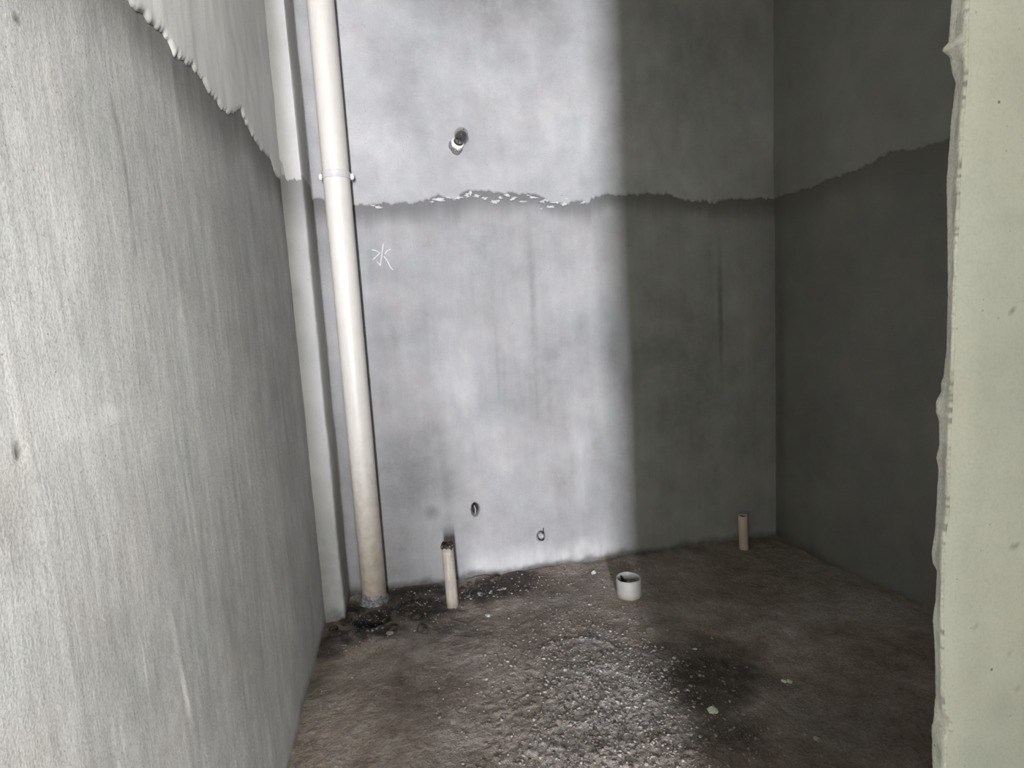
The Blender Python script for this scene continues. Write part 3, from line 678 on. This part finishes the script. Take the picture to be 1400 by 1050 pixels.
# ------------------------------------------------------------------ short pipe stubs standing out of the floor
def stub(name, px, py_bot, py_top, dia_px, mat, label, seed, seal=None, wall_t=0.003, plug=0.04, tilt=(0, 0)):
    x, y, _ = on_z(px, py_bot); d = (px-700)/FPX
    z0 = fz(x, y); zt = on_y(px, py_top, y)[2]
    r = on_y(px+dia_px/2, py_top, y)[0]-on_y(px, py_top, y)[0]
    # apparent half-width of a cylinder off the axis
    r = r*math.cos(math.atan2(x, y))
    t = empty(name, (x, y, z0)); tag(t, label, 'pipe'); h = zt-z0; rnd = random.Random(seed)
    ph = [rnd.uniform(0, 6) for _ in range(4)]
    def j(a, k): 
        w = 1 if k in (2, 3, 4) else 0
        return (0.0006*math.sin(3*a+ph[0]), w*(0.0014*math.sin(2*a+ph[1])+0.0008*math.sin(7*a+ph[2]))*(1 if r < 0.04 else 0.5))
    link('pipe_wall', lathe_mesh('pipe_wall', [(r, -0.04), (r, h*0.5), (r, h-0.001), (r-wall_t*0.5, h), (r-wall_t, h-0.001), (r-wall_t, h-0.5*plug), (r-wall_t, h-plug)], 48, j), mat, t)
    link('debris_fill', lathe_mesh('debris_fill', [(r-wall_t, h-plug+0.002), (r*0.7, h-plug+0.004), (r*0.35, h-plug+0.001), (0.001, h-plug+0.005)], 24,
         lambda a, k: (0, 0.003*math.sin(4*a+k*2))), M['mud'] if seal is None else seal, t)
    t.rotation_euler = (tilt[0], tilt[1], 0)
    return t, r, h
s1, r1, h1 = stub('drain_pipe', 619, 829, 744, 16.5, M['pipe_small'], 'thin dusty white pipe stub left of centre, before the back wall', 3, plug=0.006, tilt=(0.0, -0.02))
# mud crust on its mouth and a smear at the foot
link('mud_crust', lathe_mesh('mud_crust', [(r1+.0015, h1-.010), (r1+.002, h1-.003), (r1*0.9, h1+.006), (r1*0.4, h1+.007), (0.001, h1+.005)], 32,
     lambda a, k: (0.001*math.sin(5*a), 0.004*math.sin(3*a+1)+0.003*math.sin(8*a+k))), M['mud'], s1)
s2, r2, h2 = stub('floor_outlet', 860, 812, 789, 34, M['stub'], 'short wide open pipe stub in the floor at the shadow edge', 5, wall_t=0.0045, plug=0.036)
link('inner_partition', box_mesh('inner_partition', -0.020, -0.016, -r2*0.6, r2*0.8, h2-0.045, h2-0.008), M['dark'], s2)
link('debris', lump_mesh('debris', 0.028, 8, 0.5, 3), M['grit'], s2).location = (0.018, 0.01, h2-0.036)
s3, r3, h3 = stub('drain_pipe', 1017, 750, 704, 13, M['stub_beige'], 'thin beige pipe stub in the shaded right back corner', 9, plug=0.012, tilt=(0.0, -0.03))

# ------------------------------------------------------------------ water outlets in the back wall
def outlet(px, py, label, kind):
    x, z = by(px, py); t = empty('water_outlet', (x, YB+0.018, z)); tag(t, label, 'outlet')
    def face(o): o.rotation_euler = (math.radians(90), 0, 0); return o
    if kind == 0:
        o = face(link('rubber_plug', lathe_mesh('rubber_plug', [(0.001, .004), (.010, .004), (.012, .002), (.014, -.004), (.014, -.02)], 32), M['rubber'], t)); o.scale = (1.0, 1.7, 1)
        pts = [(-.004, -.016, -.024), (-.001, -.021, -.012), (.001, -.020, .002), (-.002, -.014, .014), (-.003, -.006, .018)]
        link('frayed_seal', tube_mesh('frayed_seal', pts, 0.0030, 8), M['stub'], t)
    else:
        face(link('fitting', lathe_mesh('fitting', [(0.0006, .016), (.006, .016), (.0075, .020), (.011, .020), (.013, .017), (.014, -.01)], 32), M['stub'], t))
        link('wire_tail', tube_mesh('wire_tail', [(.009, -.012, .0), (.011, -.021, .018), (.012, -.022, .040)], 0.0022, 6), M['rubber'], t)
        link('seal_tape', tube_mesh('seal_tape', [(-.014, -.016, -.012), (-.006, -.024, -.018), (.004, -.024, -.020), (.014, -.020, -.014)], 0.0024, 6), M['rubber'], t)
    return t
outlet(650, 697, 'dark oval plugged water outlet low on the back wall', 0)
outlet(740, 733, 'small round water outlet with a wire tail near the floor', 1)

# ------------------------------------------------------------------ the bulb stuck in the wall above the plaster line
bx_, by_, bz_ = on_y(624, 200, YB-0.004)
bulb = empty('light_bulb', (bx_, by_, bz_)); tag(bulb, 'clear glass light bulb in a cream socket on the upper back wall', 'light bulb')
ax_b = Vector((0.27, -0.78, 0.46)).normalized(); rot = ax_b.to_track_quat('Z', 'Y').to_euler(); bulb.rotation_euler = rot
link('mortar_ring', lathe_mesh('mortar_ring', [(0.030, -0.030), (0.033, -0.006), (0.031, 0.004), (0.027, 0.007), (0.022, 0.0)], 40,
     lambda a, k: (0.003*math.sin(3*a)+0.0015*math.sin(8*a+k), 0.002*math.sin(5*a))), M['ring'], bulb)
link('socket', lathe_mesh('socket', [(0.001, -0.02), (0.021, -0.02), (0.024, 0.0), (0.0265, 0.012), (0.0265, 0.021), (0.0245, 0.023), (0.019, 0.022), (0.016, 0.014), (0.001, 0.012)], 48), M['socket'], bulb)
link('socket_collar', lathe_mesh('socket_collar', [(0.018, 0.020), (0.021, 0.026), (0.0205, 0.029), (0.0175, 0.030)], 40), M['rubber'], bulb)
prof = [(0.0135, 0.018), (0.0140, 0.026), (0.0175, 0.034), (0.0235, 0.042), (0.0285, 0.053), (0.0300, 0.063), (0.0285, 0.073), (0.0230, 0.083), (0.0140, 0.0895), (0.005, 0.092), (0.0004, 0.0922)]
inner = [(max(r-0.0009, 0.0003), z-0.0006*(z > .06)) for r, z in prof][::-1]
link('glass_envelope', lathe_mesh('glass_envelope', prof+inner, 56), M['glass'], bulb)
link('filament_stem', tube_mesh('filament_stem', [(0, 0, 0.018), (0, 0, 0.030), (0.001, 0, 0.042)], 0.002, 8, [1.2, 1, 0.5]), M['metal'], bulb)

# ------------------------------------------------------------------ loose pieces lying on the floor
def chip(px, py, size_px, mat, label, seed, cat='mortar chip', name='mortar_chip', flat=0.5, group=None):
    x, y, _ = on_z(px, py)
    for _ in range(3): x, y, _z = on_z(px, py, fz(x, y))
    r = size_px/2/FPX*math.hypot(x, y)*1.05; z = fz(x, y)
    o = link(name, lump_mesh(name, r, seed, flat, 2), mat); o.location = (x, y, z+r*flat*0.35); o.rotation_euler = (0.1*(seed % 3-1), 0.12*(seed % 4-1), seed*1.3)
    return tag(o, label, cat, group)
chip(975, 974, 17, M['chip'], 'pale green-white mortar chip, the largest on the shaded floor', 1)
chip(1071, 931, 8, M['chip'], 'small pale chip, left one of a pair right of the damp patch', 2)
chip(1080, 932, 9, M['chip'], 'small yellowish chip, right one of a pair right of the damp patch', 5)
chip(811, 784, 8, M['flake'], 'small round white pebble on the lit floor left of the wide stub', 6, 'pebble', 'pebble', 0.8)
chip(923, 1024, 6, M['flake'], 'tiny white crumb at the bottom of the shadow edge', 7)
chip(950, 888, 7, M['chip'], 'small grey chip in the dark patch, farthest back', 8)
chip(921, 900, 6, M['chip'], 'tiny pale crumb at the left of the dark damp patch', 9)
chip(1118, 1010, 14, M['grit'], 'rounded brown lump at the lower right of the shaded floor', 10)
chip(950, 990, 9, M['grit'], 'small brownish chip left of the largest pale chip', 12)
chip(667, 842, 11, M['flake'], 'flat pale mortar shard on the dark mud right of the thin pipe', 13, flat=0.35)
chip(657, 812, 12, M['grit'], 'long pale shard against the wall foot right of the thin pipe', 14, flat=0.35)
chip(535, 866, 14, M['grit'], 'greyish shard lying before the tall pipe pit', 15, flat=0.4)
rr = random.Random(5)
for k in range(16):
    px = rr.uniform(455, 585); py = 838+rr.uniform(-2, 30)+(0 if px > 480 else 18)
    if abs(px-508) < 22 and py < 858: continue
    chip(px, py, rr.uniform(9, 19), M['mud'], 'dark muddy mortar lump in the heap at the foot of the tall pipe', 30+k, 'mortar lump', 'mortar_lump', 0.55, 'mud lumps heaped at the foot of the tall pipe')
for k in range(9):
    px = rr.uniform(632, 700); py = 800-(px-632)*0.16+rr.uniform(0, 10)
    chip(px, py, rr.uniform(7, 13), M['mud'], 'dark mortar crumb along the wall foot right of the thin white pipe', 60+k, 'mortar lump', 'mortar_lump', 0.6, 'dark crumbs along the foot of the back wall')
